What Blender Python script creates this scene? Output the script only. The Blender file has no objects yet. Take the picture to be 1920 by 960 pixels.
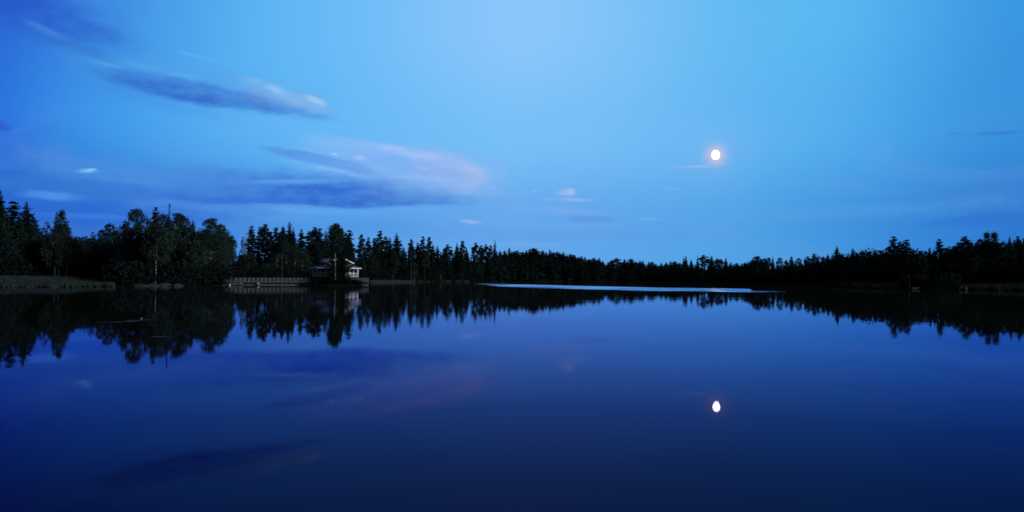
import bpy, math, random
import numpy as np
from mathutils import Matrix, Vector, Euler

SC = bpy.context.scene
COL = SC.collection
R = math.radians
rnd = random.Random(7)
rng = np.random.default_rng(7)

# ------------------------------------------------------------------ camera
CAM_H = 1.8
F = 1423.0                       # focal length in pixels of the 1920 px wide photograph
PITCH = math.atan(43 / F)
ROLL = R(0.30)
cam_d = bpy.data.cameras.new('camera')
cam_d.sensor_width = 36
cam_d.lens = 36 * F / 1920
cam_d.clip_end = 20000
cam = bpy.data.objects.new('camera', cam_d)
COL.objects.link(cam)
MROT = Euler((R(90) + PITCH, 0, 0)).to_matrix() @ Euler((0, 0, ROLL)).to_matrix()
cam.matrix_world = Matrix.Translation((0, 0, CAM_H)) @ MROT.to_4x4()
SC.camera = cam

def ray(px, py):
    return (MROT @ Vector(((px - 960) / F, (480 - py) / F, -1))).normalized()

def at(px, py, D):
    """Point of the view direction (px, py) whose horizontal distance from the camera is D."""
    d = ray(px, py)
    k = D / math.hypot(d.x, d.y)
    return Vector((d.x * k, d.y * k, CAM_H + d.z * k))

def azel(px, py):
    d = ray(px, py)
    return math.degrees(math.atan2(d.x, d.y)), math.degrees(math.asin(d.z))

def lin(c):
    return tuple(((v / 255) / 12.92 if v / 255 <= .04045 else ((v / 255 + .055) / 1.055) ** 2.4) for v in c)

SC.view_settings.view_transform = 'Standard'
SC.view_settings.look = 'None'
SC.view_settings.exposure = 0
SC.view_settings.gamma = 1
SC.render.engine = 'CYCLES'
SC.cycles.use_denoising = True
SC.cycles.filter_width = 1.6
SC.cycles.max_bounces = 4
SC.cycles.transparent_max_bounces = 4
SC.cycles.sample_clamp_indirect = 3

# ------------------------------------------------------------------ sky
class NT:
    def __init__(s, tree):
        s.t = tree
        s.n = tree.nodes
        s.l = tree.links
    def node(s, typ, **kw):
        n = s.n.new(typ)
        for k, v in kw.items():
            setattr(n, k, v)
        return n
    def put(s, sock, v):
        if isinstance(v, bpy.types.NodeSocket):
            s.l.new(v, sock)
        elif v is not None:
            sock.default_value = v
    def m(s, op, a, b=None, c=None, clamp=False):
        n = s.node('ShaderNodeMath', operation=op, use_clamp=clamp)
        for i, v in enumerate((a, b, c)):
            if v is not None:
                s.put(n.inputs[i], v)
        return n.outputs[0]
    def step(s, v, a, b, kind='SMOOTHSTEP', lo=0.0, hi=1.0):
        n = s.node('ShaderNodeMapRange', interpolation_type=kind)
        s.put(n.inputs[0], v)
        for i, x in enumerate((a, b, lo, hi)):
            s.put(n.inputs[1 + i], x)
        return n.outputs[0]
    def mix(s, f, a, b):
        n = s.node('ShaderNodeMix', data_type='RGBA')
        s.put(n.inputs[0], f)
        for i, v in ((6, a), (7, b)):
            if isinstance(v, tuple):
                v = (*v[:3], 1)
            s.put(n.inputs[i], v)
        return n.outputs[2]
    def ramp(s, v, stops, mode='EASE'):
        n = s.node('ShaderNodeValToRGB')
        r = n.color_ramp
        r.interpolation = mode
        while len(r.elements) > 1:
            r.elements.remove(r.elements[-1])
        for i, (p, c) in enumerate(stops):
            e = r.elements[0] if i == 0 else r.elements.new(p)
            e.position = p
            e.color = (*c[:3], 1)
        s.put(n.inputs[0], v)
        return n.outputs[0]

world = bpy.data.worlds.new('World')
SC.world = world
world.use_nodes = True
world.node_tree.nodes.clear()
W = NT(world.node_tree)
tc = W.node('ShaderNodeTexCoord').outputs['Generated']
sep = W.node('ShaderNodeSeparateXYZ')
W.l.new(tc, sep.inputs[0])
AZ = W.m('MULTIPLY', W.m('ARCTAN2', sep.outputs[0], sep.outputs[1]), 57.29578)
EL = W.m('MULTIPLY', W.m('ARCSINE', W.m('MAXIMUM', sep.outputs[2], 0.0)), 57.29578)
u = W.step(AZ, -45.0, 45.0, 'LINEAR')
ROWS = {
 50: [(0,(40,95,208)),(150,(56,130,222)),(300,(72,156,232)),(480,(92,180,242)),(700,(112,190,248)),(900,(137,197,252)),(1000,(142,199,252)),(1200,(120,194,248)),(1400,(95,183,240)),(1550,(92,186,241)),(1700,(78,172,236)),(1900,(54,147,224))],
 250:[(0,(36,108,218)),(150,(62,150,233)),(300,(72,163,238)),(480,(90,179,242)),(700,(106,186,246)),(900,(118,192,248)),(1000,(120,192,248)),(1200,(115,188,246)),(1400,(95,180,240)),(1550,(86,176,238)),(1700,(72,162,232)),(1900,(54,144,220))],
 430:[(0,(36,98,202)),(150,(42,108,207)),(300,(50,118,214)),(480,(66,140,224)),(700,(88,160,232)),(900,(100,166,235)),(1000,(98,166,234)),(1200,(90,164,232)),(1400,(80,162,228)),(1550,(68,148,222)),(1700,(58,138,218)),(1900,(44,118,206))],
}
rows = {}
for y, st in ROWS.items():
    rows[y] = W.ramp(u, [((azel(x, y)[0] + 45) / 90, lin(c)) for x, c in st], 'B_SPLINE')
base = W.mix(W.step(EL, 3.5, 11.0), rows[430], rows[250])
base = W.mix(W.step(EL, 10.5, 18.5), base, rows[50])
# physical sky for everything outside the photographed sector: the zenith and the side behind the camera
nish = W.node('ShaderNodeTexSky', sky_type='NISHITA', sun_disc=False)
nish.sun_elevation = R(1.0)
nish.sun_rotation = R(200)
nk = W.node('ShaderNodeMix', data_type='RGBA', blend_type='MULTIPLY')
nk.inputs[0].default_value = 1
W.l.new(nish.outputs[0], nk.inputs[6])
nk.inputs[7].default_value = (.022, .04, .085, 1)
base = W.mix(W.step(EL, 20.0, 55.0), base, (.03, .085, .26))
base = W.mix(W.step(W.m('ABSOLUTE', AZ), 42.0, 95.0), base, nk.outputs[2])
# warp noise, long in azimuth and short in elevation
cv = W.node('ShaderNodeCombineXYZ')
W.put(cv.inputs[0], W.m('MULTIPLY', AZ, 0.35)); W.put(cv.inputs[1], EL)
n5 = W.node('ShaderNodeTexNoise'); n5.inputs['Scale'].default_value = 1.6; n5.inputs['Detail'].default_value = 7.0; n5.inputs['Roughness'].default_value = .6
W.l.new(cv.outputs[0], n5.inputs['Vector'])
TX = W.step(n5.outputs['Fac'], .32, .68)
n1 = W.node('ShaderNodeTexNoise'); n1.inputs['Scale'].default_value = .55; n1.inputs['Detail'].default_value = 2.0
n2 = W.node('ShaderNodeTexNoise'); n2.inputs['Scale'].default_value = 2.3; n2.inputs['Detail'].default_value = 4.5
for n in (n1, n2):
    W.l.new(cv.outputs[0], n.inputs['Vector'])
s1 = W.node('ShaderNodeSeparateXYZ'); W.l.new(n1.outputs['Color'], s1.inputs[0])
s2 = W.node('ShaderNodeSeparateXYZ'); W.l.new(n2.outputs['Color'], s2.inputs[0])
WX = W.m('ADD', W.m('MULTIPLY', W.m('SUBTRACT', s1.outputs[0], .5), 2.0), W.m('MULTIPLY', W.m('SUBTRACT', s2.outputs[0], .5), 2.6))
WY = W.m('ADD', W.m('MULTIPLY', W.m('SUBTRACT', s1.outputs[1], .5), .7), W.m('MULTIPLY', W.m('SUBTRACT', s2.outputs[1], .5), .9))
# px, py, half width, upper half height, lower half height, tilt (down to the right), softness, opacity, colour, warp
CL = [
 (60,14,200,45,52,14,.95,.50,(34,72,190),1),
 (90,58,46,7,7,20,.95,.38,(92,155,238),.6),
 (150,88,110,8,14,16,.8,.55,(48,118,205),.8),
 (0,236,22,9,9,10,.6,.6,(50,80,200),.5),
 (270,180,180,20,24,9,.8,.30,(60,130,222),1),
 (520,235,200,60,60,8,.95,.22,(110,180,245),1),
 # long lens cloud
 (392,162,228,38,34,6,.6,.50,(82,158,227),.6),
 (385,172,222,20,26,6.5,.45,.80,(60,126,212),.6),
 (330,172,130,14,16,6,.6,.60,(48,112,206),.5),
 (440,182,130,14,20,6,.6,.45,(74,134,216),.5),
 (300,135,90,6,9,8,.8,.35,(86,173,242),.6),
 (205,121,40,4,6,6,.8,.50,(80,166,242),.5),
 (350,143,30,5,6,6,.8,.45,(94,176,242),.5),
 (525,178,85,20,24,8,.7,.60,(122,176,232),.6),
 (572,192,55,13,14,14,.7,.60,(136,184,236),.5),
 (594,189,20,6,6,20,.8,.60,(172,210,244),.4),
 (518,168,24,9,8,12,.8,.60,(166,210,247),.4),
 (478,152,24,7,6,4,.9,.35,(140,190,244),.4),
 (375,106,45,3,5,8,.8,.30,(100,188,247),.5),
 # second system: pale pink upper deck
 (750,316,190,44,50,5,.6,.62,(128,178,242),.9),
 (700,280,120,14,12,6,.9,.40,(148,196,252),.8),
 (850,318,80,28,34,20,.8,.55,(156,188,238),.8),
 (790,292,48,9,9,6,.9,.55,(180,201,245),.5),
 (738,278,30,6,7,8,.9,.45,(170,198,248),.5),
 (878,318,38,12,14,28,.9,.50,(176,196,242),.5),
 (872,356,20,9,10,-20,.9,.40,(173,196,246),.5),
 (745,302,100,12,14,7,.8,.50,(104,166,236),.8),
 (830,322,75,8,12,8,.8,.45,(106,162,232),.7),
 (740,330,110,10,12,3,.9,.45,(136,176,240),.8),
 (590,294,95,7,13,8,.45,.75,(82,146,226),.5),
 (655,312,60,9,13,13,.5,.60,(92,152,228),.5),
 (627,289,8,3,2.5,5,.8,.6,(178,226,254),.2),
 (676,296,14,5,4,5,.9,.55,(168,216,254),.6),
 (790,314,16,4,4,5,.9,.4,(158,208,254),.5),
 (640,322,60,5,6,10,.9,.40,(138,201,254),.6),
 (810,334,60,3,4,2,.9,.40,(148,200,254),.5),
 # big base band
 (515,360,375,42,32,.8,.40,.85,(70,134,218),.7),
 (565,372,310,35,17,-.3,.40,.85,(54,114,211),.35),
 (790,352,110,22,30,0,.8,.40,(118,174,232),.7),
 (330,338,230,34,26,2,.7,.55,(76,144,222),.9),
 (560,340,110,5,6,-3,.9,.45,(110,184,244),.5),
 (330,306,38,6,6,2,.7,.50,(72,154,219),.5),
 (120,352,230,22,20,1,.5,.75,(54,118,210),.7),
 (160,402,310,26,20,0,.5,.70,(42,106,210),.6),
 (165,321,20,5,3.5,-4,.8,.50,(126,198,250),1.1),
 (172,318,10,2.5,2.5,-14,.7,.5,(156,221,254),.5),
 (95,366,62,8,9,1,.6,.60,(78,152,236),.5),
 (590,391,110,6,12,2,.6,.60,(96,172,240),.4),
 (770,389,115,5,9,-3,.7,.50,(104,176,240),.4),
 (600,412,110,7,8,1,.9,.40,(90,164,236),.5),
 (170,404,130,4,7,0,.8,.40,(68,136,230),.4),
 (420,388,45,4,7,-4,.7,.40,(76,146,230),.4),
 (700,428,300,18,16,2,.9,.35,(76,146,224),.8),
 (845,320,95,34,40,10,.9,.40,(160,186,238),.8),
 (690,300,110,26,20,5,.9,.40,(140,184,246),.8),
 # small ones
 (885,416,20,4,4,5,.7,.75,(150,185,240),.3),
 (1061,362,17,6,5,0,.8,.75,(165,185,236),1.2),
 (1068,358,8,4,4,10,.8,.6,(178,192,240),1.0),
 (1078,374,36,3,4,3,.7,.70,(150,182,238),.5),
 (1030,374,12,3,3,0,.8,.5,(150,185,240),.4),
 (1105,409,45,6,9,2,.5,.45,(84,146,218),.5),
 (1065,395,80,8,10,2,.9,.30,(140,175,236),.7),
 (1220,410,22,2,4,0,.8,.35,(140,180,236),.3),
 (1300,312,42,2.5,4,1,.9,.55,(140,180,240),.15),
 (1310,312,22,1.8,2.2,1,.6,.75,(160,185,242),.1),
 (1347,307,18,3.5,2.5,5,.8,.6,(150,175,235),.1),
 (1260,354,14,3,4,2,.8,.4,(130,180,240),.3),
 (1865,249,50,3,5,2,.6,.55,(58,120,198),.3),
 (1797,250,20,3,3,2,.8,.35,(60,130,205),.3),
 (1850,410,150,12,14,-3,.9,.35,(44,108,206),.8),
 (1600,396,320,14,14,-2,.9,.22,(100,165,232),.8),
 (1000,430,200,20,20,0,.9,.20,(120,165,232),.8),
 (990,458,70,4,4,0,.8,.30,(125,175,238),.6),
 (1150,440,260,10,12,0,.9,.20,(84,148,222),.8),
]
n3 = W.node('ShaderNodeTexNoise'); n3.inputs['Scale'].default_value = .95; n3.inputs['Detail'].default_value = 8.0; n3.inputs['Roughness'].default_value = .62; n3.inputs['Distortion'].default_value = .5
W.l.new(cv.outputs[0], n3.inputs['Vector'])
ER = W.m('SUBTRACT', n3.outputs['Fac'], .5)
n4 = W.node('ShaderNodeTexNoise'); n4.inputs['Scale'].default_value = .22; n4.inputs['Detail'].default_value = 7.0; n4.inputs['Roughness'].default_value = .6; n4.inputs['Distortion'].default_value = .8
W.l.new(cv.outputs[0], n4.inputs['Vector'])
veil = W.m('MULTIPLY', W.step(n4.outputs['Fac'], .45, .75), W.step(EL, 16.0, 5.0))
base = W.mix(W.m('MULTIPLY', veil, .22), base, lin((128, 168, 226)))
colr = base
for (px, py, a, bu, bd, ang, soft, op, c, wp) in CL:
    a0, e0 = azel(px, py)
    ka = (azel(px + 10, py)[0] - azel(px - 10, py)[0]) / 20
    ke = (azel(px, py - 10)[1] - azel(px, py + 10)[1]) / 20
    sz = max(.12, min(1.0, (bu + bd) / 50))
    dx = W.m('ADD', W.m('SUBTRACT', AZ, a0), W.m('MULTIPLY', WX, wp * sz))
    dy = W.m('ADD', W.m('SUBTRACT', EL, e0), W.m('MULTIPLY', WY, wp * sz))
    t = R(-ang)
    uu = W.m('ADD', W.m('MULTIPLY', dx, math.cos(t) / (a * ka)), W.m('MULTIPLY', dy, math.sin(t) / (a * ka)))
    vv = W.m('ADD', W.m('MULTIPLY', dx, -math.sin(t)), W.m('MULTIPLY', dy, math.cos(t)))
    sc_v = W.step(vv, -.02, .02, 'LINEAR', 1 / (bd * ke), 1 / (bu * ke))
    v2 = W.m('MULTIPLY', vv, sc_v)
    d = W.m('SQRT', W.m('ADD', W.m('MULTIPLY', uu, uu), W.m('MULTIPLY', v2, v2)))
    d = W.m('ADD', d, W.m('MULTIPLY', ER, min(1.6, .45 + 1.0 * soft)))
    mk = W.step(d, 1 - soft, 1 + soft * .6, 'SMOOTHSTEP', op, 0.0)
    colr = W.mix(mk, colr, lin(c))
mxn = W.node('ShaderNodeMix', data_type='RGBA', clamp_factor=False)     # cloud body of uneven thickness
W.l.new(W.step(TX, 0.0, 1.0, 'LINEAR', .80, 1.24), mxn.inputs[0])
W.l.new(base, mxn.inputs[6]); W.l.new(colr, mxn.inputs[7])
colr = mxn.outputs[2]
# faint aureole of thin air round the moon
MOON_PX = (1342, 290.5)
md = ray(*MOON_PX)
dot = W.node('ShaderNodeVectorMath', operation='DOT_PRODUCT')
W.l.new(tc, dot.inputs[0]); dot.inputs[1].default_value = md
ma = W.m('MULTIPLY', W.m('ARCCOSINE', W.m('MINIMUM', dot.outputs['Value'], 1.0)), 57.29578)
h1 = W.m('MULTIPLY', W.m('POWER', 2.718, W.m('MULTIPLY', W.m('MULTIPLY', ma, ma), -2.6)), .72)
h2 = W.m('MULTIPLY', W.m('POWER', 2.718, W.m('MULTIPLY', W.m('MULTIPLY', ma, ma), -.18)), .10)
colr = W.mix(h2, colr, lin((170, 190, 245)))
colr = W.mix(h1, colr, lin((238, 200, 208)))
bg = W.node('ShaderNodeBackground')
W.l.new(colr, bg.inputs['Color'])
bg.inputs['Strength'].default_value = 1.0
W.l.new(bg.outputs[0], W.node('ShaderNodeOutputWorld').inputs[0])
world.cycles.sampling_method = 'MANUAL'
world.cycles.sample_map_resolution = 512

# last glow of the set sun, low behind the camera
sd = bpy.data.lights.new('afterglow', 'SUN')
sd.energy = 2.6
sd.angle = R(12)
sd.color = (.93, .95, 1.0)
so = bpy.data.objects.new('afterglow', sd)
COL.objects.link(so)
so.rotation_euler = Vector((-.90, .52, -.20)).to_track_quat('-Z', 'Y').to_euler()

# ------------------------------------------------------------------ materials
def mat(name, c, rough=.8, noise=None, c2=None, rand=0.0, spec=.3):
    m = bpy.data.materials.new(name)
    m.use_nodes = True
    t = NT(m.node_tree)
    b = t.n['Principled BSDF']
    b.inputs['Roughness'].default_value = rough
    b.inputs['Specular IOR Level'].default_value = spec
    col = None
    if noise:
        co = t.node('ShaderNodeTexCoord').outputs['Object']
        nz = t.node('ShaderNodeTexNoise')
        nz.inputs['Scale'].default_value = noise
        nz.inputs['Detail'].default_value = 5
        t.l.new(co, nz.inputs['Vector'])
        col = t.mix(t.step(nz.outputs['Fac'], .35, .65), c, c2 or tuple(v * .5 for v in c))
    if rand:
        oi = t.node('ShaderNodeObjectInfo').outputs['Random']
        hs = t.node('ShaderNodeHueSaturation')
        t.put(hs.inputs['Value'], t.step(oi, 0.0, 1.0, 'LINEAR', 1 - rand, 1 + rand))
        t.put(hs.inputs['Color'], col if col is not None else (*c, 1))
        col = hs.outputs[0]
    t.put(b.inputs['Base Color'], col if col is not None else (*c, 1))
    return m

M = dict(
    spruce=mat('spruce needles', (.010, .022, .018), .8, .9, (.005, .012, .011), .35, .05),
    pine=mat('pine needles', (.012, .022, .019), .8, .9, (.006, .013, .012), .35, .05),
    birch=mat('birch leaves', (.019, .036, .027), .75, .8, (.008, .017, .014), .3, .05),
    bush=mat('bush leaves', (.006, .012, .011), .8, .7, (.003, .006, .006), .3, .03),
    bark=mat('dark bark', (.050, .040, .034), .9, 3.0),
    pbark=mat('pine bark', (.13, .075, .050), .9, 1.5, (.07, .05, .04)),
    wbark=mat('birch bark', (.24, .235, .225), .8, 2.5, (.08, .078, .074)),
    grey=mat('dead wood', (.16, .15, .14), .9, 3.0),
    ground=mat('forest floor', (.012, .014, .011), 1.0, .25, (.006, .008, .006), 0, 0),
    grass=mat('sedge', (.024, .037, .033), .95, .5, (.018, .027, .025), 0, 0),
    darkstone=mat('dark stone', (.018, .02, .02), .9, 2.0),
    stone=mat('stone', (.045, .045, .044), .9, 2.0),
    white=mat('white paint', (.84, .84, .83), .55, 3.0, (.74, .74, .73)),
    red=mat('red wall paint', (.13, .022, .022), .75, 3.0, (.10, .018, .018)),
    roof=mat('roof felt', (.06, .068, .095), .5, 2.0, (.045, .05, .07), 0, .5),
    glass=mat('window glass', (.01, .012, .015), .08),
    plank=mat('weathered planks', (.040, .039, .038), .85, 4.0, (.025, .024, .023)),
    rail=mat('weathered rail', (.14, .138, .135), .8, 4.0, (.09, .088, .086)),
    dimrail=mat('old grey wood', (.040, .040, .039), .85, 4.0, (.025, .025, .024)),
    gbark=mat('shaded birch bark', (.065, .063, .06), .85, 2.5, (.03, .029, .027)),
    boat=mat('boat paint', (.13, .13, .128), .5, 2.0, (.08, .08, .078)),
    lily=mat('lily pad', (.11, .115, .10), .6, 3.0, (.06, .065, .055), 0, .15),
    feather=mat('grey plastic', (.25, .24, .23), .8, 8.0, (.14, .13, .12)),
    plastic=mat('worn white plastic', (.40, .40, .40), .5, 6.0, (.32, .32, .32)),
)

def emis(name, c, s):
    m = bpy.data.materials.new(name)
    m.use_nodes = True
    t = NT(m.node_tree)
    t.n.clear()
    e = t.node('ShaderNodeEmission')
    e.inputs[0].default_value = (*c, 1)
    e.inputs[1].default_value = s
    t.l.new(e.outputs[0], t.node('ShaderNodeOutputMaterial').inputs[0])
    return m

def water_mat(name, rough, bump, sxy, tint=None):
    m = bpy.data.materials.new(name)
    m.use_nodes = True
    t = NT(m.node_tree)
    t.n.clear()
    fr = t.node('ShaderNodeFresnel')
    fr.inputs['IOR'].default_value = 1.333
    col = t.ramp(fr.outputs[0], tint or [(0.0, (.003, .005, .025)), (.175, (.012, .018, .058)), (.25, (.024, .034, .090)),
                                 (.36, (.052, .067, .18)), (.467, (.115, .14, .31)), (.62, (.27, .30, .53)), (.85, (.55, .56, .80)), (1.0, (.8, .8, .9))], 'LINEAR')
    g = t.node('ShaderNodeBsdfAnisotropic', distribution='BECKMANN')
    t.put(g.inputs['Color'], col)
    co = t.node('ShaderNodeTexCoord').outputs['Object']
    mp = t.node('ShaderNodeMapping')
    mp.inputs['Scale'].default_value = sxy
    t.l.new(co, mp.inputs[0])
    rz_ = t.node('ShaderNodeTexNoise')          # calmer and livelier patches
    rz_.inputs['Scale'].default_value = .035
    rz_.inputs['Detail'].default_value = 5
    rz_.inputs['Distortion'].default_value = 1.0
    t.l.new(co, rz_.inputs['Vector'])
    t.put(g.inputs['Roughness'], t.step(rz_.outputs['Fac'], .42, .62, 'SMOOTHSTEP', rough * .75, rough * 1.5))
    nz = t.node('ShaderNodeTexNoise')
    nz.inputs['Scale'].default_value = 1.0
    nz.inputs['Detail'].default_value = 2
    t.l.new(mp.outputs[0], nz.inputs['Vector'])
    b = t.node('ShaderNodeBump')
    b.inputs['Strength'].default_value = 1.0
    b.inputs['Distance'].default_value = bump
    t.l.new(nz.outputs['Fac'], b.inputs['Height'])
    t.l.new(b.outputs[0], g.inputs['Normal'])
    dif = t.node('ShaderNodeBsdfDiffuse')
    dif.inputs['Color'].default_value = (.0055, .0065, .003, 1)
    ad = t.node('ShaderNodeAddShader')
    t.l.new(g.outputs[0], ad.inputs[0])
    t.l.new(dif.outputs[0], ad.inputs[1])
    t.l.new(ad.outputs[0], t.node('ShaderNodeOutputMaterial').inputs[0])
    return m

# ------------------------------------------------------------------ object helpers
def raw(name, V, Fc, mats, smooth=False, midx=None):
    me = bpy.data.meshes.new(name)
    V = np.asarray(V, dtype=np.float32)
    me.vertices.add(len(V))
    me.vertices.foreach_set('co', V.ravel())
    if isinstance(Fc, np.ndarray):
        k = Fc.shape[1]
        loops = Fc.ravel()
        tot = np.full(len(Fc), k)
    else:
        loops = np.array([i for f in Fc for i in f])
        tot = np.array([len(f) for f in Fc])
    me.loops.add(len(loops))
    me.loops.foreach_set('vertex_index', loops.astype(np.int32))
    me.polygons.add(len(tot))
    me.polygons.foreach_set('loop_start', np.concatenate(([0], np.cumsum(tot)[:-1])).astype(np.int32))
    if smooth:
        me.polygons.foreach_set('use_smooth', np.ones(len(tot), dtype=bool))
    for mm in (mats if isinstance(mats, (list, tuple)) else [mats]):
        me.materials.append(mm)
    me.update(calc_edges=True)
    me.validate()
    return me

class MB:
    """Collects solid pieces of one mesh."""
    def __init__(s):
        s.V, s.F = [], []
    def add(s, V, Fc):
        o = len(s.V)
        s.V += [tuple(v) for v in V]
        s.F += [tuple(i + o for i in f) for f in Fc]
        return s
    def box(s, c, size, rz=0.0, tilt=0.0):
        x, y, z = (v / 2 for v in size)
        m = Matrix.Rotation(rz, 3, 'Z') @ Matrix.Rotation(tilt, 3, 'Y')
        P = [Vector(c) + m @ Vector((a * x, b * y, d * z)) for d in (-1, 1) for a, b in ((-1, -1), (1, -1), (1, 1), (-1, 1))]
        return s.add(P, [(3, 2, 1, 0), (4, 5, 6, 7), (0, 1, 5, 4), (1, 2, 6, 5), (2, 3, 7, 6), (3, 0, 4, 7)])
    def bar(s, a, b, w, h=None):
        """Rectangular bar from a to b."""
        a, b = Vector(a), Vector(b)
        d = (b - a).normalized()
        up = Vector((0, 0, 1)) if abs(d.z) < .95 else Vector((1, 0, 0))
        sd_ = d.cross(up).normalized() * w / 2
        u_ = sd_.cross(d).normalized() * (h or w) / 2
        P = [p + x * sd_ + y * u_ for p in (a, b) for x, y in ((-1, -1), (1, -1), (1, 1), (-1, 1))]
        return s.add(P, [(0, 1, 2, 3), (7, 6, 5, 4), (0, 4, 5, 1), (1, 5, 6, 2), (2, 6, 7, 3), (3, 7, 4, 0)])
    def tube(s, pts, rad, n=6):
        pts = [Vector(p) for p in pts]
        V, Fc = [], []
        for i, p in enumerate(pts):
            d = (pts[min(i + 1, len(pts) - 1)] - pts[max(i - 1, 0)]).normalized()
            up = Vector((0, 1, 0)) if abs(d.y) < .9 else Vector((1, 0, 0))
            a = d.cross(up).normalized(); b = a.cross(d)
            for k in range(n):
                t = 2 * math.pi * k / n
                V.append(p + (a * math.cos(t) + b * math.sin(t)) * rad[i])
        for i in range(len(pts) - 1):
            for k in range(n):
                Fc.append((i * n + k, i * n + (k + 1) % n, (i + 1) * n + (k + 1) % n, (i + 1) * n + k))
        Fc.append(tuple(range(n - 1, -1, -1)))
        Fc.append(tuple((len(pts) - 1) * n + k for k in range(n)))
        return s.add(V, Fc)
    def mesh(s, name, m, smooth=False):
        return raw(name, s.V, s.F, m, smooth)

def link(name, me, parent=None):
    o = bpy.data.objects.new(name, me)
    COL.objects.link(o)
    if parent:
        o.parent = parent
    return o

def tag(o, label=None, cat=None, group=None, kind=None):
    for k, v in (('label', label), ('category', cat), ('group', group), ('kind', kind)):
        if v:
            o[k] = v
    return o

def thing(name, loc, label, cat, group=None, rz=0.0):
    o = bpy.data.objects.new(name, None)
    COL.objects.link(o)
    o.empty_display_size = .5
    o.location = loc
    o.rotation_euler.z = rz
    return tag(o, label, cat, group)

# ------------------------------------------------------------------ terrain
def pxaz(px):
    return azel(px, 500)[0]

SHORE = [(-180, 3), (-100, 4), (-75, 25), (-60, 70), (-45, 125)] + [(pxaz(p), s) for p, s in (
    (0, 152), (100, 155), (205, 158), (228, 163), (300, 165), (400, 172), (416, 180), (432, 240), (500, 262), (600, 292),
    (700, 335), (800, 370), (900, 430), (960, 540), (1050, 640), (1200, 720), (1300, 700), (1375, 640), (1412, 430), (1480, 330),
    (1540, 250), (1600, 205), (1690, 190), (1800, 185), (1920, 178))] + [(45, 150), (60, 90), (75, 30), (100, 4), (180, 3)]
# height of the solid dark mass seen over the far bank, as pixels of the photograph (hill behind the front rows)
ENV = [(0, 445), (60, 455), (130, 470), (230, 465), (260, 440), (400, 450), (440, 490), (460, 492), (650, 488), (680, 490), (900, 490), (950, 493),
       (1000, 492), (1060, 499), (1150, 510), (1240, 514), (1380, 515), (1412, 508), (1500, 502), (1600, 492), (1750, 488), (1920, 470)]
BANK = [(0, 1.7), (205, 1.7), (228, .6), (416, .6), (440, .5), (1440, .6), (1500, 1.0), (1560, 1.5), (1690, 1.4), (1760, .5), (1800, 1.2), (1920, 1.4)]
_sa = np.array([a for a, _ in SHORE]); _ss = np.array([s for _, s in SHORE])
_ea = np.array([pxaz(p) for p, _ in ENV]); _ey = np.array([y for _, y in ENV])
_ep = np.array([p for p, _ in ENV])
_ba = np.array([pxaz(p) for p, _ in BANK]); _bb = np.array([b for _, b in BANK])
DENSE = [(-150,405),(0,398),(60,422),(75,438),(130,447),(160,452),(230,447),(240,432),(260,424),(420,434),(440,472),(505,468),(515,450),(655,450),(665,470),(680,466),(720,462),(760,466),(820,468),(900,473),(940,476),(1000,476),(1060,484),(1150,497),(1240,500),(1270,498),(1380,500),(1410,490),(1500,490),(1560,486),(1600,480),(1680,476),(1760,474),(1830,462),(1920,462)]
_dp = [p for p, _ in DENSE]; _dy = [y for _, y in DENSE]
def shore(az):
    s = float(np.interp(az, _sa, _ss))
    return s * (1 + .012 * math.sin(az * 1.9) + .008 * math.sin(az * 5.3 + 1))
def hill(az):
    a = max(min(az, _ea[-1]), _ea[0])
    px = float(np.interp(a, _ea, _ep)); py = float(np.interp(a, _ea, _ey))
    S = shore(az)
    Dh = S + 75 + .22 * S
    f = 1.0 if abs(az) < 60 else .25
    return (at(px, py, float(np.interp(a, _sa, _ss)) * 1.22 + 75).z) * f, Dh
def ground_z(x, y):
    r = math.hypot(x, y); az = math.degrees(math.atan2(x, y))
    S = shore(az); o = r - S
    b = float(np.interp(az, _ba, _bb))
    if o < 0:
        return max(-2.5, o * .06)
    hz, Dh = hill(az)
    if o < 3:
        z = .10 * o
    elif o < 45:
        z = .3 + (b - .3) * ((o - 3) / 42)
    else:
        k = min(1, max(0, (r - S - 45) / max(20, Dh - S - 45)))
        k = k * k * (3 - 2 * k)
        z = b + (hz - b) * k
    return z + .12 * math.sin(x * .31) * math.cos(y * .27) * min(1, o / 10)

azs = list(np.arange(-180, -40, 4.0)) + list(np.arange(-40, 40.01, .3)) + list(np.arange(44, 180, 4.0))
offs = [-2.0, 0, 1.5, 3, 8, 16, 26, 36, 45, 55, 68, 82, 100, 120, 145, 175, 210, 260, 340, 500, 900, 2000, 5000]
V = [(0, 0, -2.5)]; Fc = []
inner = [.5, .8, .93]
nr = len(inner) + len(offs)
for a in azs:
    S = shore(a)
    rr = [S * k for k in inner] + [max(S * .97, S - 2) if o < 0 else S + o for o in offs]
    for r in rr:
        x, y = r * math.sin(R(a)), r * math.cos(R(a))
        V.append((x, y, ground_z(x, y)))
n = len(azs)
for i in range(n):
    j = (i + 1) % n
    Fc.append((0, 1 + j * nr, 1 + i * nr))
    for k in range(nr - 1):
        Fc.append((1 + i * nr + k, 1 + j * nr + k, 1 + j * nr + k + 1, 1 + i * nr + k + 1))
ground = tag(link('ground', raw('ground', V, [tuple(f) for f in Fc], M['ground'], True)), kind='structure')

# water: one sheet out past the far shore
V = [(0, 0, 0)] + [(3000 * math.cos(2 * math.pi * i / 64), 3000 * math.sin(2 * math.pi * i / 64), 0) for i in range(64)]
water = tag(link('water', raw('water', V, [(0, 1 + i, 1 + (i + 1) % 64) for i in range(64)],
                              water_mat('lake water', .034, .0015, (.9, .5, 1)))), kind='structure')
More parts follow.
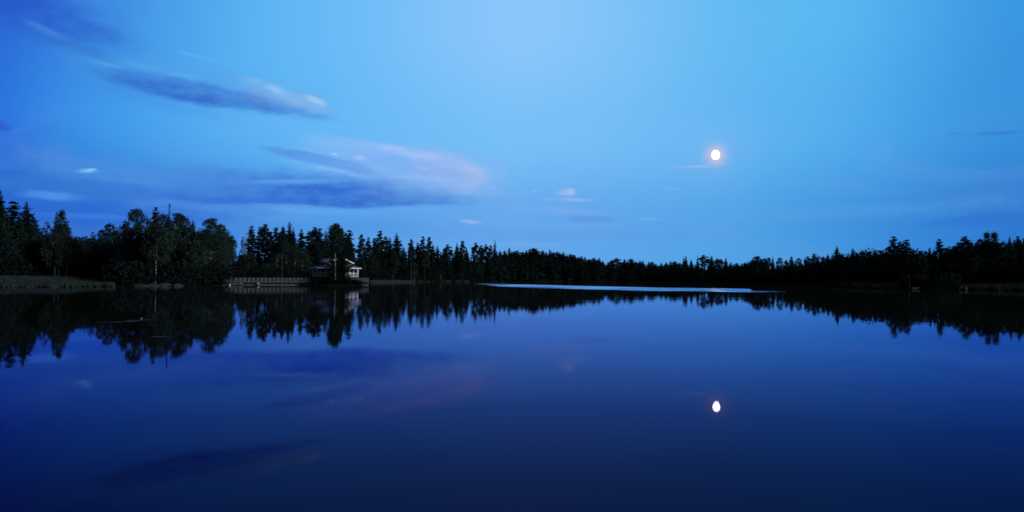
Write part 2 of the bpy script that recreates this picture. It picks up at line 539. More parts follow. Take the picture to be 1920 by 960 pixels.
# a band of breeze far out where the surface is ruffled and mirrors the sky higher up
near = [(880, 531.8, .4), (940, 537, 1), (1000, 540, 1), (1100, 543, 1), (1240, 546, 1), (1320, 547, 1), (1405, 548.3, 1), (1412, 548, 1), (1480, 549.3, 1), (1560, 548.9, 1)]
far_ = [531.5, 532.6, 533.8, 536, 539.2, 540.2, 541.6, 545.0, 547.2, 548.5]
def on_water(px, py):
    d = ray(px, py)
    k = -CAM_H / d.z
    return (d.x * k, d.y * k, .004)
V, FD, FQ = [], [], []
rows_t = (0, .3, .85, 1)
cols = np.linspace(0, len(near) - 1, 60)
for c in cols:
    i = min(int(c), len(near) - 2); f = c - i
    p = near[i][0] * (1 - f) + near[i + 1][0] * f
    yn = near[i][1] * (1 - f) + near[i + 1][1] * f; yf = far_[i] * (1 - f) + far_[i + 1] * f
    for j, t in enumerate(rows_t):
        V.append(on_water(p, yn + .8 + (yf - .3 - yn - .8) * t))
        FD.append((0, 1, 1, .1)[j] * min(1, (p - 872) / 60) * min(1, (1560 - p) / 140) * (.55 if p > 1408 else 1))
for i in range(len(cols) - 1):
    for j in range(3):
        FQ.append((i * 4 + j, (i + 1) * 4 + j, (i + 1) * 4 + j + 1, i * 4 + j + 1))
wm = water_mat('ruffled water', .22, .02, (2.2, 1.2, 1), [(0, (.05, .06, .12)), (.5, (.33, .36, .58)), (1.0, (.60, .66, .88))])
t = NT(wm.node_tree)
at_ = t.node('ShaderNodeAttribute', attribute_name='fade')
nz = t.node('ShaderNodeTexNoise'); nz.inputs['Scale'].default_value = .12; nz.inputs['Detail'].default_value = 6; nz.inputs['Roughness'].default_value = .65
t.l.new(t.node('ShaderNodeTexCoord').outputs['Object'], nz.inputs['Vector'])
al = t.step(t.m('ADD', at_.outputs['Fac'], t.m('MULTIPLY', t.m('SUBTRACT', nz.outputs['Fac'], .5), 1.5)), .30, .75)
mx = t.node('ShaderNodeMixShader')
outn = [n for n in t.n if n.type == 'OUTPUT_MATERIAL'][0]
src = outn.inputs[0].links[0].from_socket
t.l.new(al, mx.inputs[0]); t.l.new(t.node('ShaderNodeBsdfTransparent').outputs[0], mx.inputs[1]); t.l.new(src, mx.inputs[2])
t.l.new(mx.outputs[0], outn.inputs[0])
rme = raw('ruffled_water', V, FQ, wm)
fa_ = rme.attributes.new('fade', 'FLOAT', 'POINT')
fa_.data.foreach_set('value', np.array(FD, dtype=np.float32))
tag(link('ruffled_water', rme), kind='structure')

# ------------------------------------------------------------------ foliage
def leaves(C, U, Vd, L, Wd):
    """Rhombic sprays: centres, long axis, cross axis, half length, half width."""
    L = np.asarray(L)[:, None]; Wd = np.asarray(Wd)[:, None]
    P = np.stack([C - U * L, C + Vd * Wd, C + U * L, C - Vd * Wd], 1).reshape(-1, 3)
    Fq = np.arange(len(P)).reshape(-1, 4)
    return P, Fq
def unit(a):
    return a / (np.linalg.norm(a, axis=1, keepdims=True) + 1e-9)
def rand_dirs(g, n):
    return unit(g.normal(size=(n, 3)))
def cross_of(g, U):
    return unit(np.cross(U, rand_dirs(g, len(U))))

def spruce_mesh(seed, H=20.0, Rb=3.0, bottom=.06, power=.85, whorls=46, ragged=.25, k0=.28):
    g = np.random.default_rng(seed)
    Cs, Us, Ls, Ws, Vs = [], [], [], [], []
    for i in range(whorls):
        t = bottom + (1 - bottom) * (i / (whorls - 1)) ** .93
        r = Rb * (1 - t) ** power * (1 + g.normal() * ragged * .6) + .06
        nb = max(4, int(5 + 5 * (1 - t)))
        ph = g.random() * 6.3
        for b in range(nb):
            rb = max(.15, r * (1 + g.normal() * ragged))
            a = ph + b * 6.283 / nb + g.normal() * .15
            m = max(3, int(rb * 4.2))
            s = (np.arange(m) + .6) / m
            drop = -.28 * rb * s + .16 * rb * s ** 3 * 1.5
            C = np.stack([np.cos(a) * rb * s, np.sin(a) * rb * s, H * t + drop], 1)
            C += g.normal(size=C.shape) * np.array([.1, .1, .08]) * min(1.0, .2 + rb)
            U = unit(np.tile([np.cos(a), np.sin(a), -.30], (m, 1)) + g.normal(size=(m, 3)) * .35)
            Cs.append(C); Us.append(U)
            Vs.append(cross_of(g, U))
            kk = min(1.0 + (k0 > .5) * .5, k0 + rb / 1.6); Ls.append((.42 + .25 * g.random(m) * (1 - t)) * kk); Ws.append((.14 + .16 * (1 - s) + .12 * g.random(m)) * kk)
    C = np.concatenate(Cs); U = np.concatenate(Us); Vd = np.concatenate(Vs)
    # leader
    k = 7
    Ct = np.stack([g.normal(size=k) * .04, g.normal(size=k) * .04, H * (1 - .035 * np.linspace(0, 1, k)) ], 1)
    Ut = unit(np.array([[0, 0, 1.0]] * k) + g.normal(size=(k, 3)) * .35)
    C = np.concatenate([C, Ct]); U = np.concatenate([U, Ut]); Vd = np.concatenate([Vd, cross_of(g, Ut)])
    L = np.concatenate(Ls + [np.full(k, .38)]); Wd = np.concatenate(Ws + [np.full(k, .10)])
    return leaves(C, U, Vd, L, Wd)

def clumpy(g, centres, radii, flat, per, L0, W0, hang=0.0):
    Cs = []
    for c, r in zip(centres, radii):
        m = max(8, int(per * r * r))
        q = rand_dirs(g, m) * (g.random((m, 1)) ** .45)
        q[:, 2] *= flat
        Cs.append(c + q * r)
    C = np.concatenate(Cs)
    U = unit(rand_dirs(g, len(C)) + np.array([0, 0, -hang]))
    return leaves(C, U, cross_of(g, U), L0 * (.6 + .8 * g.random(len(C))), W0 * (.6 + .8 * g.random(len(C))))

def pine_mesh(seed, H=20.0, Rb=2.6, bottom=.42, nlay=22, top_round=.35):
    g = np.random.default_rng(seed)
    cs, rs = [], []
    limbs = []
    for i in range(nlay):
        t = bottom + (1 - bottom) * (i + g.random() * .7) / nlay
        k = (t - bottom) / (1 - bottom)
        prof = min(1.0, .45 + k * 2.2) * (1 - max(0, (k - top_round)) / (1 - top_round)) ** .62
        for b in range(4 if k > .85 else 6):
            a = g.random() * 6.283
            rb = Rb * prof * (.25 + .85 * g.random())
            c = np.array([math.cos(a) * rb * .72, math.sin(a) * rb * .72, H * min(t, .985) + .22 * rb * g.random()])
            cs.append(c); rs.append(.40 + .26 * rb * (.6 + .8 * g.random()))
            limbs.append((t, c))
    cs.append(np.array([0, 0, H * .985])); rs.append(.55)
    P, Fq = clumpy(g, cs, rs, .42, 62, .25, .13)
    return P, Fq, limbs

def birch_mesh(seed, H=20.0, Rb=4.0, bottom=.22, ncl=95, open_=.0, cone=False):
    g = np.random.default_rng(seed)
    cs, rs, limbs = [], [], []
    for i in range(ncl):
        k = g.random() ** .85
        t = bottom + (1 - bottom) * k * .96
        prof = math.sin(min(1, (k * .86 + .12)) * math.pi) ** .55 if not cone else min(1, k * 5 + .3) * (1 - k) ** .6
        a = g.random() * 6.283
        rb = Rb * prof * (g.random() ** .45)
        c = np.array([math.cos(a) * rb, math.sin(a) * rb, H * t])
        cs.append(c); rs.append((.55 + .75 * g.random()) * (1 - open_ * .45) * (1.0 if k < .9 else .7))
        if i % 5 == 0:
            limbs.append((max(bottom * .8, t - .10), c))
    cs.append(np.array([0, 0, H * .975])); rs.append(.5)
    P, Fq = clumpy(g, cs, rs, .85, 46 if open_ < .3 else 30, .20, .13, .7)
    return P, Fq, limbs

def trunk_mb(seed, H, r0, limbs=(), tip=.985, lr=.28, wob=.12):
    g = np.random.default_rng(seed)
    mb = MB()
    k = 7
    pts = [(g.normal() * wob * (i / k), g.normal() * wob * (i / k), H * tip * i / k - (.3 if i == 0 else 0)) for i in range(k + 1)]
    mb.tube(pts, [r0 * (1 - .9 * i / k) * (1.25 if i == 0 else 1) for i in range(k + 1)], 6)
    for t, c in limbs:
        i = min(k - 1, int(t / tip * k)); f = t / tip * k - i
        p = Vector(pts[i]).lerp(Vector(pts[i + 1]), min(1, f))
        r = r0 * (1 - .9 * min(t, 1)) * lr * 1.6
        mid = p.lerp(Vector(c), .5) + Vector((0, 0, .15))
        mb.tube([p, mid, c], [max(.03, r), max(.025, r * .7), .02], 4)
    return mb

PROTO = {}
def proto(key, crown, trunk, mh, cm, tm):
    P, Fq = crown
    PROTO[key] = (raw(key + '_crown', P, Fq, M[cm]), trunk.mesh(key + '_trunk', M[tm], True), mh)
H0 = 20.0
for i, (rb, pw, rg) in enumerate(((3.9, .72, .22), (4.6, .78, .26), (3.2, .66, .2), (5.6, .78, .26), (2.5, .7, .22), (4.2, 1.9, .25))):
    proto('spruce%d' % i, spruce_mesh(11 + i, H0, rb, .05, pw, 46, rg), trunk_mb(31 + i, H0, .24), H0, 'spruce', 'bark')
for i, (rb, bt, nl, tr) in enumerate(((3.0, .45, 19, .3), (3.5, .50, 18, .4), (2.6, .40, 22, .25), (4.2, .55, 15, .45), (3.4, .28, 27, .15))):
    P, Fq, lb = pine_mesh(51 + i, H0, rb, bt, nl, tr)
    proto('pine%d' % i, (P, Fq), trunk_mb(61 + i, H0, .24, lb[::3]), H0, 'pine', 'pbark')
for i, (rb, bt, nc, op, cone) in enumerate(((4.2, .16, 210, .1, False), (3.2, .25, 130, .35, False), (5.2, .14, 270, .0, False), (2.4, .22, 110, .2, True), (2.2, .12, 120, .2, False))):
    P, Fq, lb = birch_mesh(71 + i, H0, rb, bt, nc, op, cone)
    proto('birch%d' % i, (P, Fq), trunk_mb(81 + i, H0, .17, lb, .97, .4, .22), H0, 'birch', 'wbark')
# thin far-off variants: coarse enough for trees that are a few pixels wide
for i, (rb, pw) in enumerate(((3.6, .60), (3.2, .75), (4.4, .48))):
    proto('farspruce%d' % i, spruce_mesh(91 + i, H0, rb, .04, pw, 26, .30, .8), trunk_mb(95 + i, H0, .2), H0, 'spruce', 'bark')

KIND = {'spruce': 'spruce tree', 'pine': 'pine tree', 'birch': 'birch tree'}
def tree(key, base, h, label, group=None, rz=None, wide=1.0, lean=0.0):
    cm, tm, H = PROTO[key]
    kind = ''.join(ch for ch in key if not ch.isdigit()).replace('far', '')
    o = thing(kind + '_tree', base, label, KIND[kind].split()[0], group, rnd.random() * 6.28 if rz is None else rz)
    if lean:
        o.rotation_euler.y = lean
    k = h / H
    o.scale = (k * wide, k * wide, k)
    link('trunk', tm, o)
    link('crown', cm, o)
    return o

def tree_px(key, px, top, D, label, group=None, wide=1.0, z0=None, **kw):
    p = at(px, top, D)
    x, y = p.x, p.y
    z = ground_z(x, y) if z0 is None else z0
    return tree(key, (x, y, z - .15), max(2.0, p.z - z + .15), label, group, wide=wide, **kw)

ORD = ['first', 'second', 'third', 'fourth', 'fifth', 'sixth', 'seventh', 'eighth', 'ninth', 'tenth', 'eleventh', 'twelfth',
       'thirteenth', 'fourteenth', 'fifteenth', 'sixteenth', 'seventeenth', 'eighteenth', 'nineteenth', 'twentieth']
# stretches of skyline: (name of the landmark phrase, direction, list of (key, px, top, extra offset behind the shore, width))
s_, p_, b_, f_ = 'spruce', 'pine', 'birch', 'farspruce'
SKY = [
 ('from the frame edge, over the grassy bank', 'trees behind the grassy bank', [
  ('spruce1',1,358,52,1.0),('pine4',25,377,58,1.25),('spruce3',50,379,52,1.0),('spruce1',36,404,48,1),('spruce0',66,409,56,1),('birch1',88,414,62,.75),('spruce0',78,432,50,1),
  ('birch3',117,391,52,1.15),('spruce4',106,398,60,1),('spruce2',128,424,60,1),('spruce0',143,442,60,1),('spruce2',154,445,55,1.1),('spruce1',163,443,66,1),('birch1',174,433,50,.8),
  ('birch0',192,428,50,.7),('birch0',207,417,48,.95),('birch1',221,424,46,.8)]),
 ('from the grassy bank, in the tall birch clump skyline', 'trees of the tall clump by the water', [
  ('birch1',240,420,14,.8),('birch2',257,389,12,.85),('spruce4',276,420,22,1.2),('pine2',292,388,24,.75),('birch2',305,399,10,.8),('spruce5',318,383,12,1.1),('birch2',333,397,12,.85),
  ('birch0',347,404,16,.8),('spruce0',362,413,22,.8),('spruce4',372,432,12,1),('birch2',398,407,14,1.0),('birch0',416,418,13,.8),('birch4',435,440,7,1.0)]),
 ('from the birch clump, on the skyline behind the boardwalk', 'trees behind the boardwalk', [
  ('birch1',456,442,20,.45),('spruce4',449,470,24,.9),('pine2',472,423,26,1.0),('spruce2',466,462,30,1.1),('pine0',488,425,28,.75),('pine1',497,420,24,.8),('pine4',507,434,34,1.1),('pine0',518,426,30,.9),('pine1',530,427,36,.7),
  ('spruce0',531,424,22,.9),('spruce2',543,416,30,.9),('spruce1',550,427,24,.9),('pine2',565,430,32,.9),('pine0',580,433,28,1.0),('pine1',590,426,34,.8),('pine4',600,428,26,1.0),('spruce2',611,433,34,1),
  ('pine4',640,428,30,1.2),('pine0',648,436,40,1)]),
 ('from the pavilion roof, on the skyline beyond it', 'trees beyond the pavilion', [
  ('pine0',678,439,18,.9),('spruce2',684,462,26,1.2),('pine2',691,445,22,1),('pine4',702,446,24,.9),('pine4',713,432,16,1.0),('pine0',723,443,22,1),('spruce2',731,445,26,1),('spruce3',744,437,14,.95),
  ('spruce0',757,463,24,1.2),('pine0',771,448,18,.8),('pine2',783,455,24,1),('pine4',793,443,18,.9),('pine0',805,444,20,.85),('spruce2',812,458,22,1),('spruce0',820,461,22,1.1)]),
 ('from the pavilion side, nearest the lone thin spire tree', 'trees of the lower wood by the far arm', [
  ('pine3',840,458,20,.75),('spruce2',832,465,28,1.2),('spruce1',857,455,24,.9),('pine0',867,451,20,.9),('spruce0',875,466,28,1),('pine3',892,455,22,.7),('pine1',902,460,28,.8),('pine3',911,458,24,.7),('pine0',920,459,20,.8),
  ('spruce4',928,450,22,.8),('spruce0',937,469,26,1)]),
]
LAB = {}
for where, grp, lst in SKY:
    cnt = {}
    for (key, px, top, off, wd) in sorted(lst, key=lambda q: q[1]):
        kind = ''.join(ch for ch in key if not ch.isdigit()).replace('far', '')
        cnt[kind] = cnt.get(kind, 0) + 1
        S = shore(pxaz(px))
        w_ = {'spruce': 'dark pointed spruce', 'pine': 'dark pine', 'birch': 'leafy birch'}[kind]
        tree_px(key, px, top, S + off, '%s %s %s' % (ORD[cnt[kind] - 1], w_, where), grp, wd)

# the low far ridge and the woods towards the grass spit: skyline crowns one by one
FAR1 = [(946,470),(955,466),(963,472),(970,470),(980,472),(987,470),(993,467),(1000,465),(1007,470),(1018,470),(1024,473),(1031,469),(1038,473),(1044,472),(1050,475),(1056,473),(1063,478),(1070,476),(1076,478),(1084,482),(1090,480),(1097,482),(1104,486),(1113,484),(1123,484),(1130,489),(1140,491),(1148,490),(1156,484),(1164,492),(1171,486),(1176,490),(1183,485),(1193,491),(1200,489),(1205,489),(1217,491),(1222,491),(1230,496),(1240,493),(1249,492),(1257,490),(1265,490),(1274,493)]
FCNT = {}
def far_label(px):
    w = ('on the crest of the low far ridge' if px < 1047 else 'down the long slope of the low far ridge' if px < 1127 else
         'along the foot of the low far ridge' if px < 1210 else 'just before the tree knot below the moon')
    FCNT[w] = FCNT.get(w, 0) + 1
    return '%s small far conifer %s, pavilion side first' % (ORD[FCNT[w] - 1], w)
for i, (px, top) in enumerate(FAR1):
    S = shore(pxaz(px))
    tree_px(('farspruce0', 'farspruce1', 'farspruce2', 'pine3', 'farspruce0')[i % 5], px, top, S + 60 + 60 * rnd.random(), far_label(px), 'conifers along the low far ridge', 1.5 + .8 * rnd.random())
R2 = [('spruce2',1282,483,1),('spruce2',1286,480,1),('spruce1',1296,485,1),('spruce4',1308,480,1),('pine3',1320,478,1.3),('spruce2',1334,480,1.6),('birch4',1345,484,1.5),('birch4',1352,485,1.3),('spruce0',1361,483,1)]
cn = {}
for i, (key, px, top, wd) in enumerate(R2):
    k0 = key.rstrip('0123456789'); cn[k0] = cn.get(k0, 0) + 1
    tree_px(key, px, top, shore(pxaz(px)) + 50, '%s far %s of the small knot of trees below the moon' % (ORD[cn[k0] - 1], k0), 'knot of trees below the moon', wd)
for i, (px, top) in enumerate([(1370,492),(1376,495),(1381,493),(1386,497),(1391,496),(1397,493),(1400,494),(1406,492)]):
    tree_px('farspruce%d' % (i % 3), px, top, shore(pxaz(px)) + 60, '%s tiny far conifer in the skyline dip, moon side first' % ORD[i], 'conifers in the skyline dip', 1.7)
R3 = [('birch0',1416,480,.8),('birch2',1422,479,.7),('birch0',1434,483,.8),('birch2',1441,482,.6),('spruce4',1449,481,1),('birch0',1462,482,.8),('birch4',1474,487,1),('spruce2',1484,480,1.3),('birch0',1497,483,.8),
      ('pine3',1514,480,.8),('pine0',1526,475,1.2),('spruce4',1533,476,1),('birch4',1543,481,1),('pine2',1552,477,1),('spruce4',1560,474,.8),('spruce3',1569,461,.72),('pine3',1578,475,.8),('spruce4',1590,473,1),('pine0',1599,466,.8),
      ('pine3',1607,476,.7),('birch4',1617,469,.9),('pine3',1629,471,.7),('pine2',1641,468,.8),('pine3',1652,470,.8),('pine3',1664,473,.8)]
cn = {}
for key, px, top, wd in R3:
    k0 = key.rstrip('0123456789'); cn[k0] = cn.get(k0, 0) + 1
    if px == 1569:
        lb = 'tall pointed spruce rising alone above the wood behind the grass spit'
        cn[k0] -= 1
    else:
        lb = '%s skyline %s from the dip, behind the grass spit' % (ORD[cn[k0] - 1], k0)
    off = 60 if px < 1500 else 75
    tree_px(key, px, top, shore(pxaz(px)) + off, lb, 'trees behind the grass spit', wd * 1.15)
R4 = [('pine4',1675,443,1.3,'tall ragged pine, left of the two standing high above the wood'),('pine3',1688,453,.9,'squat pine wedged between the two high ragged pines'),('pine4',1700,449,1.35,'broad ragged pine, right of the two standing high above the wood'),
      ('birch0',1712,468,.8,0),('birch4',1725,469,1.2,0),('birch0',1735,470,.8,0),('spruce2',1743,464,1,0),('spruce4',1751,467,1,0),('pine2',1761,448,1.2,'lone narrow pine rising between the high pines and the leaning pine'),
      ('birch0',1775,463,.9,0),('pine3',1789,461,.9,0),('pine1',1806,443,1.1,'leaning broad pine on the slope before the twin birches'),('birch4',1820,453,1.2,0),('birch0',1837,446,.7,0),
      ('birch3',1850,433,1.3,'left of the twin slender birches on the highest skyline'),('birch3',1864,433,1.4,'right of the twin slender birches on the highest skyline'),('birch0',1880,453,.9,0),('spruce0',1893,444,.9,0),('pine2',1908,443,1.2,0),('spruce1',1920,448,.9,0)]
cn = {}
for key, px, top, wd, lb in R4:
    k0 = key.rstrip('0123456789')
    if not lb:
        cn[k0] = cn.get(k0, 0) + 1
        lb = '%s plain %s past the high ragged pines on the rising wood' % (ORD[cn[k0] - 1], k0)
    tree_px(key, px, top, shore(pxaz(px)) + 62, lb, 'trees of the rising wood above the boats', wd * 1.05, lean=.12 if px == 1806 else 0)

# trees that stand below the skyline and fill the woods
FILL = [(-60, 225, 425, 40, 26, ('spruce0', 'spruce1', 'spruce3', 'birch0'), 'tree from the frame edge, half hidden behind the grassy bank', 'filler trees behind the grassy bank', 52),
        (236, 440, 440, 8, 18, ('birch0', 'birch4', 'spruce1', 'birch2', 'spruce0'), 'tree from the grassy bank side inside the tall birch clump', 'inner trees of the tall clump', 12),
        (446, 670, 462, 8, 34, ('spruce0', 'birch4', 'spruce1', 'birch0', 'pine4'), 'tree from the birch clump, half hidden behind boardwalk and pavilion', 'filler trees behind the boardwalk', 12),
        (672, 940, 474, 6, 34, ('spruce0', 'birch4', 'spruce1', 'birch0', 'pine4'), 'tree from the pavilion, half hidden in the wood beyond it', 'filler trees beyond the pavilion', 10),
        (1412, 1660, 494, 40, 26, ('birch0', 'birch4', 'spruce1', 'pine4'), 'tree from the skyline dip, half hidden behind the grass spit', 'filler trees behind the grass spit', 50),
        (1665, 1990, 480, 40, 30, ('birch0', 'birch4', 'spruce1', 'pine4', 'spruce3'), 'tree from the high pines, half hidden in the rising wood', 'filler trees of the rising wood', 46)]
for (x0, x1, top, jit, cnt, keys, lb, grp, off) in FILL:
    fc = {}
    for i in range(cnt):
        px = x0 + (x1 - x0) * (i + .2 + .6 * rnd.random()) / cnt
        e = float(np.interp(px, _dp, _dy))
        key = keys[i % len(keys)]
        ty = e - 2 + 26 * rnd.random() ** 1.5
        k0 = {'s': 'dark spruce', 'b': 'leafy birch', 'p': 'dark pine'}[key[0]]
        D = shore(pxaz(px)) + off - 6 + 22 * rnd.random()
        fc[k0] = fc.get(k0, 0) + 1
        tree_px(key, px, ty, D, ORD[fc[k0] - 1] + ' ' + lb.replace('tree', k0, 1), grp, 1.0 + .35 * rnd.random())

# mass of trees and undergrowth that nobody could count
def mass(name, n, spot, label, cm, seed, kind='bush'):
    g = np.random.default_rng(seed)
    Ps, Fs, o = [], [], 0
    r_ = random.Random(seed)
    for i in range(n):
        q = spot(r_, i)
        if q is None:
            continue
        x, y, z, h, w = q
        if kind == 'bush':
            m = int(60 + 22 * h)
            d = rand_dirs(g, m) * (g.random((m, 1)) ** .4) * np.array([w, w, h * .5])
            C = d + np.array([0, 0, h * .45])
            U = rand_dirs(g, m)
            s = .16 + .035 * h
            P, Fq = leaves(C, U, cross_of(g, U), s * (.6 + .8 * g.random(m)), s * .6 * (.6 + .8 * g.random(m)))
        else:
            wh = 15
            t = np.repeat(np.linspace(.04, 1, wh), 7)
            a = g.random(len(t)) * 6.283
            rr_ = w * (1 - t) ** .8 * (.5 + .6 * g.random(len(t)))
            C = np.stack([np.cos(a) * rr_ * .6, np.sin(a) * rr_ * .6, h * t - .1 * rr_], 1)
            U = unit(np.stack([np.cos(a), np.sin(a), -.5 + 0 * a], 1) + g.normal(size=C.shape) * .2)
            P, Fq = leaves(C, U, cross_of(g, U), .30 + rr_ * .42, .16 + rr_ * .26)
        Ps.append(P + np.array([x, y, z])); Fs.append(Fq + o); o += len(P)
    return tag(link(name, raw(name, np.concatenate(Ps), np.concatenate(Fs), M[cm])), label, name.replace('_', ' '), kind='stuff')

def spot_fill(x0, x1, omin, omax, hmin, hmax, wf=.55, pxn=None):
    def f(r_, i):
        px = x0 + (x1 - x0) * r_.random()
        az = pxaz(px)
        D = shore(az) + omin + (omax - omin) * r_.random()
        x, y = D * math.sin(R(az)), D * math.cos(R(az))
        h = hmin + (hmax - hmin) * r_.random()
        if pxn is not None:            # keeps the filling wood below the skyline trees
            h = min(h, at(px, float(np.interp(px, _dp, _dy)) + pxn + 16 * r_.random(), D).z - ground_z(x, y))
            if h < 2.5:
                return None
        return x, y, ground_z(x, y) - .2, h, h * wf * (.8 + .5 * r_.random())
    return f
mass('undergrowth', 420, spot_fill(-150, 225, 44, 85, 2.5, 7), 'dark undergrowth beneath the trees behind the grassy bank', 'bush', 3)
mass('undergrowth', 260, spot_fill(229, 432, 1, 30, 1.5, 6, .6), 'dark bushes at the foot of the tall birch clump', 'bush', 4)
mass('undergrowth', 700, spot_fill(436, 950, 1, 60, 2, 7), 'dark undergrowth along the shore behind boardwalk and pavilion', 'bush', 5)
mass('undergrowth', 560, spot_fill(1440, 2060, 44, 90, 2.5, 8), 'dark undergrowth beneath the woods behind spit and boats', 'bush', 6)
mass('undergrowth', 120, spot_fill(1395, 1450, 0, 50, 2, 7), 'dark undergrowth where the far wood meets the grass spit', 'bush', 17)
mass('undergrowth', 90, spot_fill(1700, 1790, 0, 40, 1.5, 4), 'low dark bushes on the shore between spit and boats', 'bush', 16)
mass('far_wood', 2300, spot_fill(925, 1440, 4, 260, 12, 28, .21, -4), 'dense far wood of conifers across the lake', 'spruce', 7, 'fir')
mass('back_wood', 650, spot_fill(-200, 960, 50, 130, 9, 22, .2, 3), 'dark young conifers deep inside the shore woods', 'spruce', 8, 'fir')
mass('side_wood', 420, spot_fill(1400, 2100, 80, 130, 8, 20, .2, 3), 'dark young conifers deep inside the woods behind the spit', 'spruce', 9, 'fir')

# grass and sedge on the banks
def sedge(name, x0, x1, o0, o1, n, h, label, seed):
    g = np.random.default_rng(seed)
    px = x0 + (x1 - x0) * g.random(n)
    az = np.array([pxaz(p) for p in np.linspace(x0, x1, 60)])
    a = np.interp(px, np.linspace(x0, x1, 60), az)
    D = np.array([shore(v) for v in a]) + o0 + (o1 - o0) * g.random(n) ** 1.2
    x = D * np.sin(np.radians(a)); y = D * np.cos(np.radians(a))
    z = np.array([ground_z(p, q) for p, q in zip(x, y)])
    z = np.maximum(z, -.3)
    hh = h * (.6 + .7 * g.random(n))
    th = g.random(n) * 6.283
    dx, dy = np.cos(th) * .28, np.sin(th) * .28
    lx, ly = g.normal(size=n) * .12, g.normal(size=n) * .12
    P = np.stack([np.stack([x - dx, y - dy, z - .05], 1), np.stack([x + dx, y + dy, z - .05], 1), np.stack([x + lx + dx * .7, y + ly + dy * .7, z + hh], 1), np.stack([x + lx - dx * .6, y + ly - dy * .6, z + hh * .9], 1)], 1).reshape(-1, 3)
    return tag(link(name, raw(name, P, np.arange(len(P)).reshape(-1, 4), M['grass'])), label, 'grass', kind='stuff')
sedge('meadow_grass', -150, 214, -1, 46, 34000, .34, 'pale grass and sedge covering the low bank in front of the woods', 21)
sedge('meadow_grass', 1462, 1694, -1, 44, 20000, .36, 'dim grass on the low spit along the water', 22)
sedge('meadow_grass', 1800, 2000, -1, 44, 18000, .36, 'dim grass on the bank beyond the boats', 23)
sedge('shore_reeds', 690, 880, -2, 3, 1500, .9, 'thin pale reeds along the far shoreline', 24)

# dark sedge hummocks in the grassy bank
def lump(name, px, py, D, w, h, m, label, cat, group, seed, z=None):
    g = random.Random(seed)
    p = at(px, py, D)
    V, Fc = [], []
    nu, nv = 14, 6
    for j in range(nv + 1):
        ph = math.pi / 2 * j / nv
        for i in range(nu):
            t = 2 * math.pi * i / nu
            k = 1 + .16 * math.sin(3 * t + seed) + .12 * g.uniform(-1, 1)
            V.append((w / 2 * math.cos(ph) * math.cos(t) * k, w * .3 * math.cos(ph) * math.sin(t) * k, h * math.sin(ph) * (1 + .15 * g.uniform(-1, 1)) - .08))
    for j in range(nv):
        for i in range(nu):
            Fc.append((j * nu + i, j * nu + (i + 1) % nu, (j + 1) * nu + (i + 1) % nu, (j + 1) * nu + i))
    Fc.append(tuple(nv * nu + i for i in range(nu)))
    o = link(name, raw(name, V, Fc, M[m], True))
    o.location = (p.x, p.y, ground_z(p.x, p.y) if z is None else z)
    return tag(o, label, cat, group)
for i, (px, w, h, lb) in enumerate(((38, 4.6, .5, 'long flat dark boulder in the grassy bank, nearest the frame edge'), (66, 3.6, .75, 'highest dark boulder in the grassy bank'), (104, 1.7, .4, 'small dark boulder alone in the middle of the grassy bank'),
                                  (147, 1.6, .4, 'first of two small dark boulders towards the birch clump end of the bank'), (163, 1.3, .35, 'last small dark boulder towards the birch clump end of the bank'))):
    lump('boulder', px, 530, shore(pxaz(px)) + 3.5, w, h, 'darkstone', lb, 'boulder', 'boulders in the grassy bank', i)
for i, (px, w, h, lb) in enumerate(((262, 5.0, .55, 'long low boulder at the waterline under the tall birches'), (285, 3.0, .6, 'low boulder beside the white birch trunk at the waterline'), (306, 3.4, .8, 'pale-topped boulder at the waterline right of the white birch trunk'),
                                  (331, 2.0, .6, 'boulder at the waterline midway along the birch clump'), (339, 1.2, .5, 'small boulder midway along the birch clump'))):
    lump('shore_boulder', px, 533, shore(pxaz(px)) - .3, w, h, 'stone', lb, 'boulder', 'boulders under the birch clump', 10 + i, z=-.02)

# slim birches whose pale trunks show
WH = [(104,436,497,'pale slim birch trunk, first of three behind the grassy bank'),(112,432,494,'pale slim birch trunk, middle of three behind the grassy bank'),(126,440,496,'pale slim birch trunk, last of three behind the grassy bank')]
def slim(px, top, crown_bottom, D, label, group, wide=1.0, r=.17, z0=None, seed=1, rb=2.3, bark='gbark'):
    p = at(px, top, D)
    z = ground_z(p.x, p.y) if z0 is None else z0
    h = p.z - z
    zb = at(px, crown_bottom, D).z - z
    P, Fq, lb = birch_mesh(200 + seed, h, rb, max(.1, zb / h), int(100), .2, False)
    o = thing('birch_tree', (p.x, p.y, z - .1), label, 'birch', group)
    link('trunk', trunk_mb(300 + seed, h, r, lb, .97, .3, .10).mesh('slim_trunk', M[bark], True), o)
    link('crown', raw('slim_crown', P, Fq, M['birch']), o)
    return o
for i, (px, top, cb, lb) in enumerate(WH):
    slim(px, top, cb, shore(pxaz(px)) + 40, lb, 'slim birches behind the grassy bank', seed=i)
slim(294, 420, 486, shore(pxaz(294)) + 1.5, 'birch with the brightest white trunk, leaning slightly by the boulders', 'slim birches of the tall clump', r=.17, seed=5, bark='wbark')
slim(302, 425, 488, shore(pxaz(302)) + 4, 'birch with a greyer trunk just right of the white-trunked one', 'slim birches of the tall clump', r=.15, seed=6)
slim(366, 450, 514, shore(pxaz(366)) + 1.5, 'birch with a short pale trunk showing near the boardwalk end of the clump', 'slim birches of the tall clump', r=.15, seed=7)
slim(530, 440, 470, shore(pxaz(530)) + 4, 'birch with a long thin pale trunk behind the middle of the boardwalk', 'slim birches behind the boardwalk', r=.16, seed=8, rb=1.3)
slim(457, 478, 505, shore(pxaz(457)) + 3, 'low birch with a pale stem behind the start of the boardwalk', 'slim birches behind the boardwalk', r=.12, seed=9, rb=1.6)
